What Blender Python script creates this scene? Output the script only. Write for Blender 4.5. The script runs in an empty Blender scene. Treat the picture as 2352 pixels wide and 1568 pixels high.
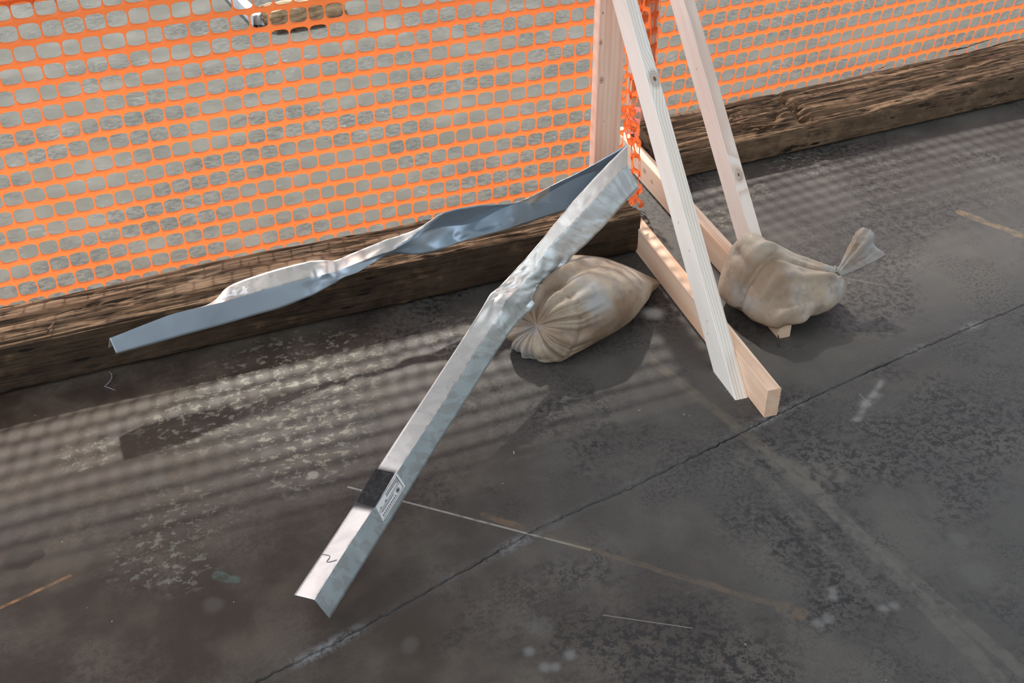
import bpy, bmesh, math, random
import numpy as np
from mathutils import Vector, Matrix, noise
random.seed(7)
S = bpy.context.scene
COL = S.collection

# ------------------------------------------------------------------ camera, light, exposure
W, H, FPX = 2352, 1568, 2500.0
CAM = np.array([0.0, 0.0, 1.8167])
FW = np.array([0.2909, 0.7564, -0.5863]); RT = np.array([0.9300, -0.3676, -0.0121]); UP = np.array([0.2246, 0.5417, 0.8100])
FW /= np.linalg.norm(FW); RT -= FW * (RT @ FW); RT /= np.linalg.norm(RT); UP = np.cross(RT, FW)
cd = bpy.data.cameras.new('camera'); cam = bpy.data.objects.new('camera', cd); COL.objects.link(cam)
cd.sensor_width = 36; cd.lens = FPX * 36 / W; cd.clip_start = 0.05
cam.matrix_world = Matrix(((RT[0], UP[0], -FW[0], CAM[0]), (RT[1], UP[1], -FW[1], CAM[1]), (RT[2], UP[2], -FW[2], CAM[2]), (0, 0, 0, 1)))
S.camera = cam
wd = bpy.data.worlds.new('sky'); S.world = wd; wd.use_nodes = True
bg = wd.node_tree.nodes['Background']; bg.inputs[0].default_value = (0.86, 0.93, 1.0, 1); bg.inputs[1].default_value = 2.0
sd = bpy.data.lights.new('sun', 'SUN'); sd.energy = 4.5; sd.angle = math.radians(2.0); sd.color = (1, 0.94, 0.85)
sun = bpy.data.objects.new('sun', sd); COL.objects.link(sun)
SUNDIR = Vector((0.14, 1.0, 0.9)).normalized()
sun.rotation_euler = SUNDIR.to_track_quat('Z', 'Y').to_euler(); sun.location = (0, 9, 8)
S.view_settings.view_transform = 'Standard'; S.view_settings.look = 'None'
S.view_settings.exposure = 0.0; S.view_settings.gamma = 1.0; S.view_settings.use_curve_mapping = False

# ------------------------------------------------------------------ helpers
def ray(px, py):
    d = FW * FPX + RT * (px - W / 2) - UP * (py - H / 2)
    return d / np.linalg.norm(d)
def PY(px, py, Y):
    d = ray(px, py); return CAM + d * ((Y - CAM[1]) / d[1])
def PZ(px, py, z=0.0):
    d = ray(px, py); return CAM + d * ((z - CAM[2]) / d[2])
def proj(p):
    d = np.asarray(p) - CAM; z = d @ FW
    return np.array([W / 2 + FPX * (d @ RT) / z, H / 2 - FPX * (d @ UP) / z])
def tag(o, label=None, cat=None, group=None, kind=None):
    if label: o['label'] = label
    if cat: o['category'] = cat
    if group: o['group'] = group
    if kind: o['kind'] = kind
    return o
def mesh_obj(name, verts, faces, mat=None, parent=None, smooth=False, uv=None):
    me = bpy.data.meshes.new(name)
    me.from_pydata([tuple(map(float, v)) for v in verts], [], faces); me.update()
    if mat: me.materials.append(mat)
    if smooth: me.polygons.foreach_set('use_smooth', [True] * len(me.polygons))
    if uv is not None:
        l = me.uv_layers.new(name='UVMap')
        for lp in me.loops: l.data[lp.index].uv = uv[lp.vertex_index]
    o = bpy.data.objects.new(name, me); COL.objects.link(o)
    if parent: o.parent = parent
    return o
def empty(name, loc=(0, 0, 0)):
    o = bpy.data.objects.new(name, None); COL.objects.link(o); o.location = loc; o.empty_display_size = 0.1
    return o
def child(o, p):
    o.parent = p; o.matrix_parent_inverse = Matrix.Translation(Vector(p.location)).inverted()
    return o
def fbm(x, y, z, o=3):
    return noise.fractal(Vector((x, y, z)), 1.0, 2.0, o)
def nz(x, y, z=0.0):
    return noise.noise(Vector((x, y, z)))
def grid_faces(n, m, closed=False):
    f = []
    for i in range(n - 1):
        for j in range(m if closed else m - 1):
            k = (j + 1) % m
            f.append((i * m + j, i * m + k, (i + 1) * m + k, (i + 1) * m + j))
    return f

class NT:
    """small node-tree builder"""
    def __init__(s, name):
        s.m = bpy.data.materials.new(name); s.m.use_nodes = True
        s.t = s.m.node_tree; s.t.nodes.clear()
        s.out = s.t.nodes.new('ShaderNodeOutputMaterial')
        s.tc = s.t.nodes.new('ShaderNodeTexCoord')
    def n(s, typ, **kw):
        nd = s.t.nodes.new(typ)
        for k, v in kw.items(): setattr(nd, k, v)
        return nd
    def link(s, a, b): s.t.links.new(a, b)
    def put(s, sock, v):
        if hasattr(v, 'is_output'): s.link(v, sock)
        else:
            try: sock.default_value = v
            except Exception: sock.default_value = tuple(v) + (1,)
    def math(s, op, a, b=0.0, c=0.0, clamp=False):
        nd = s.n('ShaderNodeMath', operation=op, use_clamp=clamp)
        s.put(nd.inputs[0], a); s.put(nd.inputs[1], b); s.put(nd.inputs[2], c); return nd.outputs[0]
    def vm(s, op, a, b=(0, 0, 0)):
        nd = s.n('ShaderNodeVectorMath', operation=op)
        s.put(nd.inputs[0], a)
        if op == 'SCALE': s.put(nd.inputs[3], b)
        else: s.put(nd.inputs[1], b)
        return nd.outputs[1] if op in ('DOT_PRODUCT', 'LENGTH', 'DISTANCE') else nd.outputs[0]
    def noise(s, vec, scale, detail=4, rough=0.55, dist=0.0):
        nd = s.n('ShaderNodeTexNoise'); s.put(nd.inputs['Vector'], vec)
        nd.inputs['Scale'].default_value = scale; nd.inputs['Detail'].default_value = detail
        nd.inputs['Roughness'].default_value = rough; nd.inputs['Distortion'].default_value = dist
        return nd.outputs[0]
    def map(s, v, a, b, c=0.0, d=1.0, smooth=True):
        nd = s.n('ShaderNodeMapRange', interpolation_type='SMOOTHSTEP' if smooth else 'LINEAR')
        s.put(nd.inputs[0], v); s.put(nd.inputs[1], a); s.put(nd.inputs[2], b); s.put(nd.inputs[3], c); s.put(nd.inputs[4], d)
        return nd.outputs[0]
    def mix(s, f, a, b, mode='MIX'):
        nd = s.n('ShaderNodeMix', data_type='RGBA', blend_type=mode)
        s.put(nd.inputs[0], f)
        s.put(nd.inputs[6], a if hasattr(a, 'is_output') else tuple(a) + (1,))
        s.put(nd.inputs[7], b if hasattr(b, 'is_output') else tuple(b) + (1,))
        return nd.outputs[2]
    def mapping(s, vec, scale=(1, 1, 1), loc=(0, 0, 0), rot=(0, 0, 0)):
        nd = s.n('ShaderNodeMapping'); s.put(nd.inputs[0], vec)
        nd.inputs[1].default_value = loc; nd.inputs[2].default_value = rot; nd.inputs[3].default_value = scale
        return nd.outputs[0]
    def sep(s, vec):
        nd = s.n('ShaderNodeSeparateXYZ'); s.put(nd.inputs[0], vec); return nd.outputs
    def comb(s, x, y, z):
        nd = s.n('ShaderNodeCombineXYZ')
        for i, v in enumerate((x, y, z)): s.put(nd.inputs[i], v)
        return nd.outputs[0]
    def bump(s, h, strength=0.3, dist=0.002, normal=None):
        nd = s.n('ShaderNodeBump'); nd.inputs['Strength'].default_value = strength; nd.inputs['Distance'].default_value = dist
        s.put(nd.inputs['Height'], h)
        if normal is not None: s.link(normal, nd.inputs['Normal'])
        return nd.outputs[0]
    def pbsdf(s, color, rough=0.6, metal=0.0, normal=None, spec=0.5, **kw):
        b = s.n('ShaderNodeBsdfPrincipled')
        s.put(b.inputs['Base Color'], color if hasattr(color, 'is_output') else tuple(color) + (1,))
        s.put(b.inputs['Roughness'], rough); s.put(b.inputs['Metallic'], metal)
        b.inputs['Specular IOR Level'].default_value = spec
        for k, v in kw.items(): s.put(b.inputs[k], v)
        if normal is not None: s.link(normal, b.inputs['Normal'])
        s.link(b.outputs[0], s.out.inputs[0]); return b
    def seg(s, p, a, b):
        """distance from p (vector socket) to the floor segment a-b, and the position along it"""
        ba = Vector((b[0] - a[0], b[1] - a[1], 0))
        pa = s.vm('SUBTRACT', p, (a[0], a[1], 0))
        h = s.math('DIVIDE', s.vm('DOT_PRODUCT', pa, tuple(ba)), ba.length_squared, clamp=True)
        q = s.vm('SUBTRACT', pa, s.vm('SCALE', tuple(ba), h))
        return s.vm('LENGTH', q), h
    def spot(s, p, c):
        return s.vm('LENGTH', s.vm('SUBTRACT', p, (c[0], c[1], 0)))

# ------------------------------------------------------------------ materials
JOINT = [PZ(x, y)[:2] for x, y in [(560, 1583), (600, 1560), (780, 1470), (960, 1370), (1100, 1290), (1230, 1215), (1340, 1165), (1450, 1120), (1560, 1065), (1660, 1015), (1780, 953), (1880, 905), (2000, 850), (2140, 790), (2250, 742), (2352, 700)]]
d0 = (JOINT[1] - JOINT[0]) / np.linalg.norm(JOINT[1] - JOINT[0]); d1 = (JOINT[-1] - JOINT[-2]) / np.linalg.norm(JOINT[-1] - JOINT[-2])

def concrete():
    k = NT('stained_concrete'); p3 = k.tc.outputs['Object']
    x, y, z = k.sep(p3); p = k.comb(x, y, 0.0)
    wob = k.noise(p, 3.0, 3)
    # front: dark sealed concrete, browner to one side
    big = k.noise(p, 1.3, 4, 0.6)
    side = k.math('ADD', k.map(x, -0.4, 1.3), k.math('MULTIPLY', k.math('SUBTRACT', big, 0.5), 1.6), clamp=True)
    c = k.mix(side, (0.042, 0.026, 0.016), (0.074, 0.069, 0.064))
    med = k.noise(p, 5.0, 5, 0.6)
    c = k.mix(k.map(med, 0.38, 0.68, 0.0, 0.6), c, k.mix(side, (0.140, 0.111, 0.081), (0.135, 0.125, 0.112)))
    # dark mottled wear, in patches
    patch = k.map(k.noise(k.vm('ADD', p, (4.3, 1.7, 0)), 2.3, 4, 0.6), 0.44, 0.60)
    mott = k.noise(p, 48.0, 9, 0.80)
    right = k.map(x, 0.1, 0.9, 0.45, 1.0)
    mk = k.math('MULTIPLY', k.math('MULTIPLY', k.map(mott, 0.49, 0.53), patch), right)
    c = k.mix(k.math('MULTIPLY', mk, 0.92), c, (0.018, 0.017, 0.019))
    worn = k.math('MULTIPLY', k.map(k.noise(p, 95.0, 8, 0.8), 0.50, 0.56), k.map(k.noise(k.vm('ADD', p, (1.3, 8.2, 0)), 3.4, 4, 0.6), 0.46, 0.62))
    c = k.mix(k.math('MULTIPLY', k.math('MULTIPLY', worn, right), 0.7), c, (0.024, 0.022, 0.023))
    fine = k.noise(p, 260.0, 3, 0.7)
    c = k.mix(k.map(fine, 0.35, 0.75, 0.0, 0.38), c, (0.03, 0.028, 0.026))
    # flaking pale paint left in patches
    flake = k.noise(k.mapping(p, (1, 1.3, 1)), 34.0, 6, 0.72)
    for (px, py, r, a) in [(640, 880, .30, .95), (700, 1000, .24, .95), (200, 1040, .10, .8), (420, 1190, .18, .45), (420, 1310, .10, .55), (440, 960, .20, .8), (1840, 380, .17, .8), (1660, 500, .13, .9), (1700, 430, .16, .7), (760, 840, .26, .8), (690, 1085, .12, .6), (330, 1290, .12, .5), (1060, 780, .2, .6)]:
        d = k.spot(p, PZ(px, py))
        m = k.math('MULTIPLY', k.map(flake, 0.53, 0.585), k.map(d, r * 0.25, r, a, 0.0))
        c = k.mix(m, c, (0.215, 0.208, 0.160))
    # behind the fence: pale dusty concrete
    ps = k.mapping(p, (1.0, 1.5, 1.0), rot=(0, 0, -0.75))
    b1 = k.noise(ps, 1.6, 5, 0.65); b2 = k.noise(ps, 30.0, 8, 0.78)
    cb = k.mix(k.map(b1, 0.3, 0.68), (0.135, 0.133, 0.112), (0.160, 0.150, 0.124))
    cb = k.mix(k.math('MULTIPLY', k.map(b2, 0.47, 0.54), k.map(k.noise(p, 2.2, 4), 0.40, 0.60)), cb, (0.082, 0.084, 0.080))
    cb = k.mix(k.math('MULTIPLY', k.map(k.noise(ps, 20.0, 6, 0.75), 0.55, 0.63), k.map(k.noise(k.vm('ADD', p, (9, 2, 0)), 2.1, 2), 0.48, 0.62)), cb, (0.205, 0.21, 0.20))
    cb = k.mix(k.map(fine, 0.3, 0.8, 0.0, 0.25), cb, (0.08, 0.077, 0.068))
    yy = k.math('ADD', y, k.math('MULTIPLY', k.math('SUBTRACT', wob, 0.5), 0.10))
    edge = k.map(x, 1.45, 1.8, 2.80, 3.16)
    back = k.map(k.math('SUBTRACT', yy, edge), -0.04, 0.05)
    c = k.mix(back, c, cb)
    rub = k.noise(p, 30.0, 4, 0.6)
    wp = k.vm('ADD', p, k.vm('SCALE', k.comb(k.math('SUBTRACT', k.noise(p, 9.0, 3), 0.5), k.math('SUBTRACT', k.noise(k.vm('ADD', p, (5, 5, 0)), 9.0, 3), 0.5), 0.0), 0.03))
    # joint with crusted pale edges
    jd = None
    for a, b in zip(JOINT[:-1:2], JOINT[2::2]):
        d, _ = k.seg(p, a, b); jd = d if jd is None else k.math('MINIMUM', jd, d)
    crust = k.math('MULTIPLY', k.map(jd, 0.002, 0.026, 1.0, 0.0), k.map(k.noise(p, 55.0, 6, 0.8), 0.42, 0.56))
    c = k.mix(k.math('MULTIPLY', crust, k.map(k.noise(p, 4.0, 2), 0.46, 0.62, 0.10, 0.9)), c, (0.20, 0.20, 0.205))
    c = k.mix(k.map(jd, 0.0, 0.006, 0.45, 0.0), c, (0.05, 0.05, 0.052))
    # lines, tape ghosts, scuffs
    def line(a, b, w, col, amt, n0=0.38, n1=0.6, src=None, soft=0.25):
        nonlocal c
        d, h = k.seg(src if src is not None else p, PZ(*a), PZ(*b))
        m = k.math('MULTIPLY', k.map(d, w * (1 - soft), w * (1 + soft), 1.0, 0.0), k.map(rub, n0, n1, 0.25, 1.0))
        c = k.mix(k.math('MULTIPLY', m, amt), c, col)
    line((800, 1118), (1355, 1262), .0028, (.30, .28, .25), .9, .3, .5)
    line((1115, 1185), (1200, 1212), .009, (.17, .11, .068), .65, src=wp)
    line((1240, 1228), (1850, 1408), .0075, (.15, .108, .070), .55, src=wp)
    line((1800, 1395), (1835, 1408), .018, (.17, .115, .07), .5)
    line((1500, 830), (1900, 1140), .014, (.17, .14, .10), .5)
    line((1690, 985), (2352, 1545), .016, (.130, .120, .105), .60)
    line((1800, 1055), (2352, 1620), .020, (.132, .122, .107), .60)
    line((1700, 1040), (2030, 1395), .018, (.128, .118, .104), .5)
    line((2205, 488), (2400, 560), .016, (.24, .165, .09), .8, src=wp)
    line((1850, 1075), (1920, 1090), .030, (.130, .115, .095), .7)
    line((-20, 1405), (160, 1322), .0042, (.33, .165, .07), .85, .35, .6)
    line((1385, 1412), (1590, 1442), .0013, (.22, .20, .18), .8, .2, .4)
    line((1965, 965), (2025, 875), .007, (.27, .26, .245), .75, .30, .70, src=wp, soft=.95)
    line((1990, 930), (2012, 905), .014, (.24, .23, .22), .5, .35, .65, src=wp, soft=.95)
    line((1975, 905), (2000, 930), .0022, (.27, .26, .245), .6, .3, .6)
    line((500, 1320), (545, 1330), .010, (.085, .125, .105), .8, src=wp)
    line((1950, 640), (2030, 655), .004, (.22, .2, .18), .4)
    def dots(lst, col, amt, soft=.45, src=None):
        nonlocal c
        for px, py, r in lst:
            d = k.spot(src if src is not None else p, PZ(px, py))
            c = k.mix(k.map(d, r * (1 - soft), r * (1 + soft), amt, 0.0), c, col)
    dots([(1215, 1495, .011), (1310, 1503, .012), (1252, 1532, .011), (1276, 1531, .010), (1912, 1356, .010), (1914, 1371, .010), (2030, 1397, .009), (2055, 1391, .010), (1880, 1432, .011), (1903, 1420, .012), (760, 1476, .006)], (.22, .22, .215), .5, soft=.7)
    dots([(40, 1284, .030), (85, 1275, .016), (60, 1290, .02)], (.034, .026, .018), .9, src=wp, soft=.15)
    dots([(490, 1388, .022), (1245, 1440, .026), (2250, 1320, .035), (2200, 1240, .02), (940, 1480, .02)], (.13, .127, .118), .30, src=wp)
    dots([(1500, 720, .03), (1497, 717, .016)], (.42, .42, .42), .8, src=wp, soft=.6)
    dots([(720, 1090, .014)], (.24, .215, .18), .9, src=wp, soft=.2)
    # small chips and sand grains
    vor = k.n('ShaderNodeTexVoronoi'); k.put(vor.inputs['Vector'], p); vor.inputs['Scale'].default_value = 24
    g = k.math('MULTIPLY', k.map(vor.outputs['Distance'], 0.035, 0.05, 1.0, 0.0), k.map(k.sep(vor.outputs['Color'])[0], 0.86, 0.9))
    c = k.mix(k.math('MULTIPLY', g, .8), c, (.38, .34, .28))
    ro = k.map(med, 0.3, 0.7, 0.46, 0.66)
    ro = k.math('ADD', ro, k.math('MULTIPLY', back, 0.25), clamp=True)
    hgt = k.math('ADD', k.math('MULTIPLY', mott, 0.6), k.math('ADD', k.math('MULTIPLY', fine, 0.5), k.math('MULTIPLY', crust, 1.2)))
    k.pbsdf(c, ro, 0.0, k.bump(hgt, 0.40, 0.0025), spec=0.30)
    return k.m

def pine(name, tint, heart, pith, knots=(), freq=190, dark=0.5, grime=0.15, seed=0.0):
    """sawn softwood: growth rings about an off-centre pith, local x runs along the board"""
    k = NT(name); p = k.tc.outputs['Object']; x, y, z = k.sep(p)
    w = k.math('SUBTRACT', k.noise(k.mapping(p, (2.2, 6, 6), (seed, seed, 0)), 1.0, 3), 0.5)
    w2 = k.math('SUBTRACT', k.noise(k.mapping(p, (1.6, 5, 5), (seed + 7, 3, 2)), 1.0, 3), 0.5)
    yy = k.math('ADD', y, k.math('ADD', k.math('MULTIPLY', w, 0.016), -pith[0]))
    zz = k.math('ADD', z, k.math('ADD', k.math('MULTIPLY', w2, 0.016), -pith[1]))
    r = k.vm('LENGTH', k.comb(0.0, yy, zz))
    kn_mask = None
    for (kx, ky, kz, kr) in knots:
        d = k.vm('LENGTH', k.vm('SUBTRACT', k.mapping(p, (0.62, 1, 1)), (kx * 0.62, ky, kz)))
        infl = k.map(d, 0.0, kr * 3.2, 1.0, 0.0)
        r = k.math('ADD', r, k.math('MULTIPLY', infl, kr * 0.5))
        m = k.map(d, kr * 0.55, kr * 1.05, 1.0, 0.0)
        rr = k.math('MULTIPLY', k.math('ADD', k.math('SINE', k.math('MULTIPLY', d, 1400.0)), 2.2), 0.20)
        core = k.map(d, kr * 0.12, kr * 0.35, 1.0, 0.0)
        mm = (k.math('MULTIPLY', m, k.math('MAXIMUM', rr, core)))
        kn_mask = mm if kn_mask is None else k.math('MAXIMUM', kn_mask, mm)
    ph = k.math('FRACT', k.math('MULTIPLY', r, freq))
    late = k.math('MULTIPLY', k.map(ph, 0.35, 0.85), k.map(ph, 0.9, 1.0, 1.0, 0.0))
    bn = k.noise(k.mapping(p, (1.5, 24, 24), (seed, 0, 0)), 1.0, 4)
    c = k.mix(k.map(bn, 0.35, 0.68), tint, heart)
    c = k.mix(k.math('MULTIPLY', late, dark), c, tuple(v * f for v, f in zip(heart, (0.72, 0.60, 0.48))))
    gr = k.noise(k.mapping(p, (3, 8, 8), (seed + 2, 1, 0)), 1.0, 5, 0.65)
    c = k.mix(k.map(gr, 0.52, 0.75, 0.0, grime), c, (0.22, 0.18, 0.15))
    if kn_mask is not None: c = k.mix(kn_mask, c, (0.16, 0.075, 0.032))
    fib = k.noise(k.mapping(p, (12, 260, 260)), 1.0, 3)
    k.pbsdf(c, 0.62, 0.0, k.bump(k.math('ADD', fib, k.math('MULTIPLY', late, 0.5)), 0.25, 0.001), spec=0.35)
    return k.m

def old_timber(name, seed, so=1.0):
    k = NT(name); p = k.tc.outputs['Object']; g = k.n('ShaderNodeNewGeometry'); nx, ny, nzz = k.sep(g.outputs['True Normal'])
    x, y, z = k.sep(p)
    st = k.mapping(p, (2.0, 46, 46), (seed, seed, 0)); a = k.noise(st, 1.0, 6, 0.66, 0.3)
    b = k.noise(k.mapping(p, (5, 120, 120), (0, seed, 1)), 1.0, 4, 0.7)
    c = k.mix(k.map(a, 0.3, 0.7), (0.085, 0.049, 0.026), (0.30, 0.188, 0.108))
    c = k.mix(k.map(b, 0.40, 0.52, 1.0, 0.0), c, (0.028, 0.017, 0.010))
    c = k.mix(k.map(k.noise(p, 6.0, 4), 0.50, 0.72, 0.0, 0.6), c, (0.24, 0.165, 0.105))
    # soil caked on the vertical faces
    soil = k.noise(p, 11.0, 6, 0.65)
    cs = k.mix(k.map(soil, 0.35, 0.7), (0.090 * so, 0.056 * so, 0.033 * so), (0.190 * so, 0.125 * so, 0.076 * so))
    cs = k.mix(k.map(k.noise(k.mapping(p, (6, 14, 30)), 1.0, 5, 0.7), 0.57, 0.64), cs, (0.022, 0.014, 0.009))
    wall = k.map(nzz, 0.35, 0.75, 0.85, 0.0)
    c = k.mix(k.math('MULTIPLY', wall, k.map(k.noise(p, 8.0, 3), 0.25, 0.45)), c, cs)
    vor = k.n('ShaderNodeTexVoronoi'); k.put(vor.inputs['Vector'], k.mapping(p, (9, 40, 40))); vor.inputs['Scale'].default_value = 1.0
    hole = k.math('MULTIPLY', k.map(vor.outputs['Distance'], 0.12, 0.26, 1.0, 0.0), k.map(k.sep(vor.outputs['Color'])[1], 0.72, 0.78))
    c = k.mix(hole, c, (0.012, 0.008, 0.006))
    hgt = k.math('SUBTRACT', k.math('ADD', a, k.math('MULTIPLY', b, 0.6)), k.math('MULTIPLY', hole, 0.8))
    k.pbsdf(c, 0.85, 0.0, k.bump(hgt, 0.75, 0.006), spec=0.25)
    return k.m

def galvanised(name):
    k = NT(name); p = k.tc.outputs['Object']; uv = k.tc.outputs['UV']; u, v, _ = k.sep(uv)
    # v: 0..1 one flange, 1..2 the other; u: length in metres
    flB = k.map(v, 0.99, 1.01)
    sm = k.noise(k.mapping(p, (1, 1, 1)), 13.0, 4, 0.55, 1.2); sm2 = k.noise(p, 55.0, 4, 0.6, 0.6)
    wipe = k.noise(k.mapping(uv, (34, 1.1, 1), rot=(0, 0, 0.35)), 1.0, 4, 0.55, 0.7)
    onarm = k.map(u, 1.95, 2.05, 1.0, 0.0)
    cA = k.mix(k.map(sm, 0.35, 0.7), (0.84, 0.82, 0.775), (0.72, 0.685, 0.655))  # upper flange painted cream, as if catching bright sky
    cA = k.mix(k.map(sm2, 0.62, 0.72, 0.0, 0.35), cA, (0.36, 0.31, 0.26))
    cB = k.mix(k.math('MULTIPLY', k.map(wipe, 0.46, 0.56), onarm), (0.62, 0.72, 0.75), (0.50, 0.55, 0.56))  # other flange of the same sheet, blue sky reflection put into its colour
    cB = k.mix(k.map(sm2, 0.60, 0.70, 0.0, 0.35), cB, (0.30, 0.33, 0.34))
    cB = k.mix(onarm, (0.42, 0.50, 0.58), cB)  # left arm painted a dimmer blue-grey to stand for its weaker light
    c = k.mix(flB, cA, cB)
    # dirt gathered along the fold and scattered specks
    fold = k.math('ABSOLUTE', k.math('SUBTRACT', v, 0.97))
    c = k.mix(k.math('MULTIPLY', k.map(fold, 0.0, 0.07, 1.0, 0.0), k.map(k.noise(p, 40.0, 3), 0.45, 0.6, 0.0, 0.4)), c, (0.14, 0.13, 0.135))
    vor = k.n('ShaderNodeTexVoronoi'); k.put(vor.inputs['Vector'], p); vor.inputs['Scale'].default_value = 55
    sp = k.math('MULTIPLY', k.map(vor.outputs['Distance'], 0.06, 0.10, 1.0, 0.0), k.map(k.sep(vor.outputs['Color'])[0], 0.86, 0.9))
    c = k.mix(k.math('MULTIPLY', sp, 0.7), c, (0.07, 0.065, 0.06))
    ro = k.math('ADD', k.map(sm, 0.3, 0.7, 0.30, 0.42), k.math('MULTIPLY', k.map(wipe, 0.47, 0.53), 0.06))
    k.pbsdf(c, ro, 0.62, k.bump(k.math('ADD', sm, k.math('MULTIPLY', sm2, 0.2)), 0.10, 0.004), spec=0.5)
    return k.m

def sackcloth(name, tint, seed):
    k = NT(name); p = k.tc.outputs['Object']; uv = k.tc.outputs['UV']; u, v, _ = k.sep(uv)
    a = k.noise(k.vm('ADD', p, (seed, 0, 0)), 5.0, 4, 0.6); b = k.noise(k.vm('ADD', p, (seed, 3, 0)), 24.0, 5, 0.65)
    c = k.mix(k.map(a, 0.32, 0.68), tint, (0.30, 0.205, 0.135))
    c = k.mix(k.map(k.noise(k.vm('ADD', p, (1, seed, 0)), 7.0, 3), 0.52, 0.70, 0.0, 0.75), c, (0.40, 0.42, 0.435))
    c = k.mix(k.map(b, 0.48, 0.70, 0.0, 0.5), c, (0.16, 0.12, 0.09))
    wu = k.math('SINE', k.math('MULTIPLY', u, 1500.0)); wv = k.math('SINE', k.math('MULTIPLY', v, 1500.0))
    weave = k.math('MULTIPLY', wu, wv)
    c = k.mix(k.map(weave, -0.6, 0.8, 0.20, 0.0), c, (0.10, 0.08, 0.065))
    ro = k.map(k.noise(k.vm('ADD', p, (seed, 9, 0)), 9.0, 3), 0.35, 0.65, 0.58, 0.36)
    k.pbsdf(c, ro, 0.0, k.bump(k.math('ADD', k.math('MULTIPLY', weave, 0.35), k.noise(p, 90.0, 3)), 0.22, 0.002), spec=0.45)
    return k.m

def net_plastic(name, col, tr):
    k = NT(name); p = k.tc.outputs['Object']
    c = k.mix(k.map(k.noise(p, 7.0, 3), 0.3, 0.7), col, tuple(v * 0.93 for v in col))
    d = k.n('ShaderNodeBsdfDiffuse'); k.link(c, d.inputs[0])
    t = k.n('ShaderNodeBsdfTranslucent'); k.link(c, t.inputs[0])
    g = k.n('ShaderNodeBsdfGlossy'); g.inputs['Roughness'].default_value = 0.4
    m1 = k.n('ShaderNodeMixShader'); m1.inputs[0].default_value = tr; k.link(d.outputs[0], m1.inputs[1]); k.link(t.outputs[0], m1.inputs[2])
    m2 = k.n('ShaderNodeMixShader'); m2.inputs[0].default_value = 0.03; k.link(m1.outputs[0], m2.inputs[1]); k.link(g.outputs[0], m2.inputs[2])
    k.link(m2.outputs[0], k.out.inputs[0]); return k.m

def plain(name, col, rough=0.6, var=0.15, scale=30.0, metal=0.0):
    k = NT(name); p = k.tc.outputs['Object']; n = k.noise(p, scale, 4)
    k.pbsdf(k.mix(k.map(n, 0.3, 0.7), col, tuple(v * (1 - var) for v in col)), rough, metal, k.bump(n, 0.15, 0.001)); return k.m

M_CON = concrete()
M_BASE = plain('joint_bottom', (0.03, 0.03, 0.032), 0.95)
M_SHADE_ROOF = plain('shade_roof_grey', (0.20, 0.19, 0.18), 0.9)
M_NET = net_plastic('orange_net_plastic', (1.0, 0.235, 0.065), 0.50)
M_PINK = net_plastic('pale_pink_plastic', (0.92, 0.36, 0.30), 0.3)

# ------------------------------------------------------------------ the setting: slabs split by the joint, plus an unseen roof and wall added to shape the light
def jagged(pts, amp, step, seed):
    out = []
    for a, b in zip(pts[:-1], pts[1:]):
        L = np.linalg.norm(b - a); n = max(1, int(L / step))
        nrm = np.array([-(b - a)[1], (b - a)[0]]) / L
        for i in range(n):
            q = a + (b - a) * i / n
            out.append(q + nrm * amp * (nz(q[0] * 60, q[1] * 60, seed) + 0.6 * nz(q[0] * 170, q[1] * 170, seed)))
    out.append(pts[-1]); return out
far0 = JOINT[0] - d0 * 7.5; far1 = JOINT[-1] + d1 * 7.0
core = [JOINT[0] - d0 * 0.5] + JOINT + [JOINT[-1] + d1 * 0.7]
eA = [far0] + jagged(core, 0.0042, 0.007, 1.0) + [far1]
eB = [far0] + jagged(core, 0.0042, 0.007, 1.0) + [far1]
nrmj = np.array([-d1[1], d1[0]])
def gapw(q): return 0.0002 + 0.0026 * max(0.0, nz(q[0] * 7, q[1] * 7, 9.0) + 0.05)
eA = [q + nrmj * gapw(q) for q in eA]; eB = [q - nrmj * gapw(q) for q in eB]
floor = mesh_obj('floor', [(-9, -8, -0.03), (12, -8, -0.03), (12, 14, -0.03), (-9, 14, -0.03)], [(0, 1, 2, 3)], M_BASE)
tag(floor, kind='structure')
def slab(edge, ycorner, flip):
    lo, hi = edge[0], edge[-1]
    vs = []; fs = []
    n = len(edge); cham = 0.0035 * (-1 if flip else 1)
    for q in edge: vs.append((q[0], q[1], -0.03))
    for q in edge: vs.append((q[0], q[1], -0.003 + 0.0012 * nz(q[0] * 90, q[1] * 90)))
    for q in edge: vs.append((q[0], q[1] + cham * (1 + 0.8 * nz(q[0] * 50, q[1] * 50, 3)), 0.0))
    for q in edge: vs.append((q[0], ycorner, 0.0))
    for r in range(3):
        for i in range(n - 1):
            f = (r * n + i, r * n + i + 1, (r + 1) * n + i + 1, (r + 1) * n + i)
            fs.append(f[::-1] if flip else f)
    return mesh_obj('slab', vs, fs, M_CON, floor)
slab(eA, 13.5, False); slab(eB, -7.5, True)
RZ = 7.0; RY = 2.10 + RZ / 0.9  # added unseen roof, edge placed so the foreground floor falls in shade
cv = [(-1.7, -4.5, RZ), (8, -4.5, RZ), (8, RY, RZ), (-1.7, RY, RZ)]
shade_roof = mesh_obj('shade_roof', cv + [(a, b, RZ + 0.3) for a, b, _ in cv], [(3, 2, 1, 0), (4, 5, 6, 7), (0, 1, 5, 4), (1, 2, 6, 5), (2, 3, 7, 6), (3, 0, 4, 7)], M_SHADE_ROOF)
tag(shade_roof, kind='structure')
M_SHADE_WALL = plain('shade_wall_grey', (0.50, 0.49, 0.47), 0.9)
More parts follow.
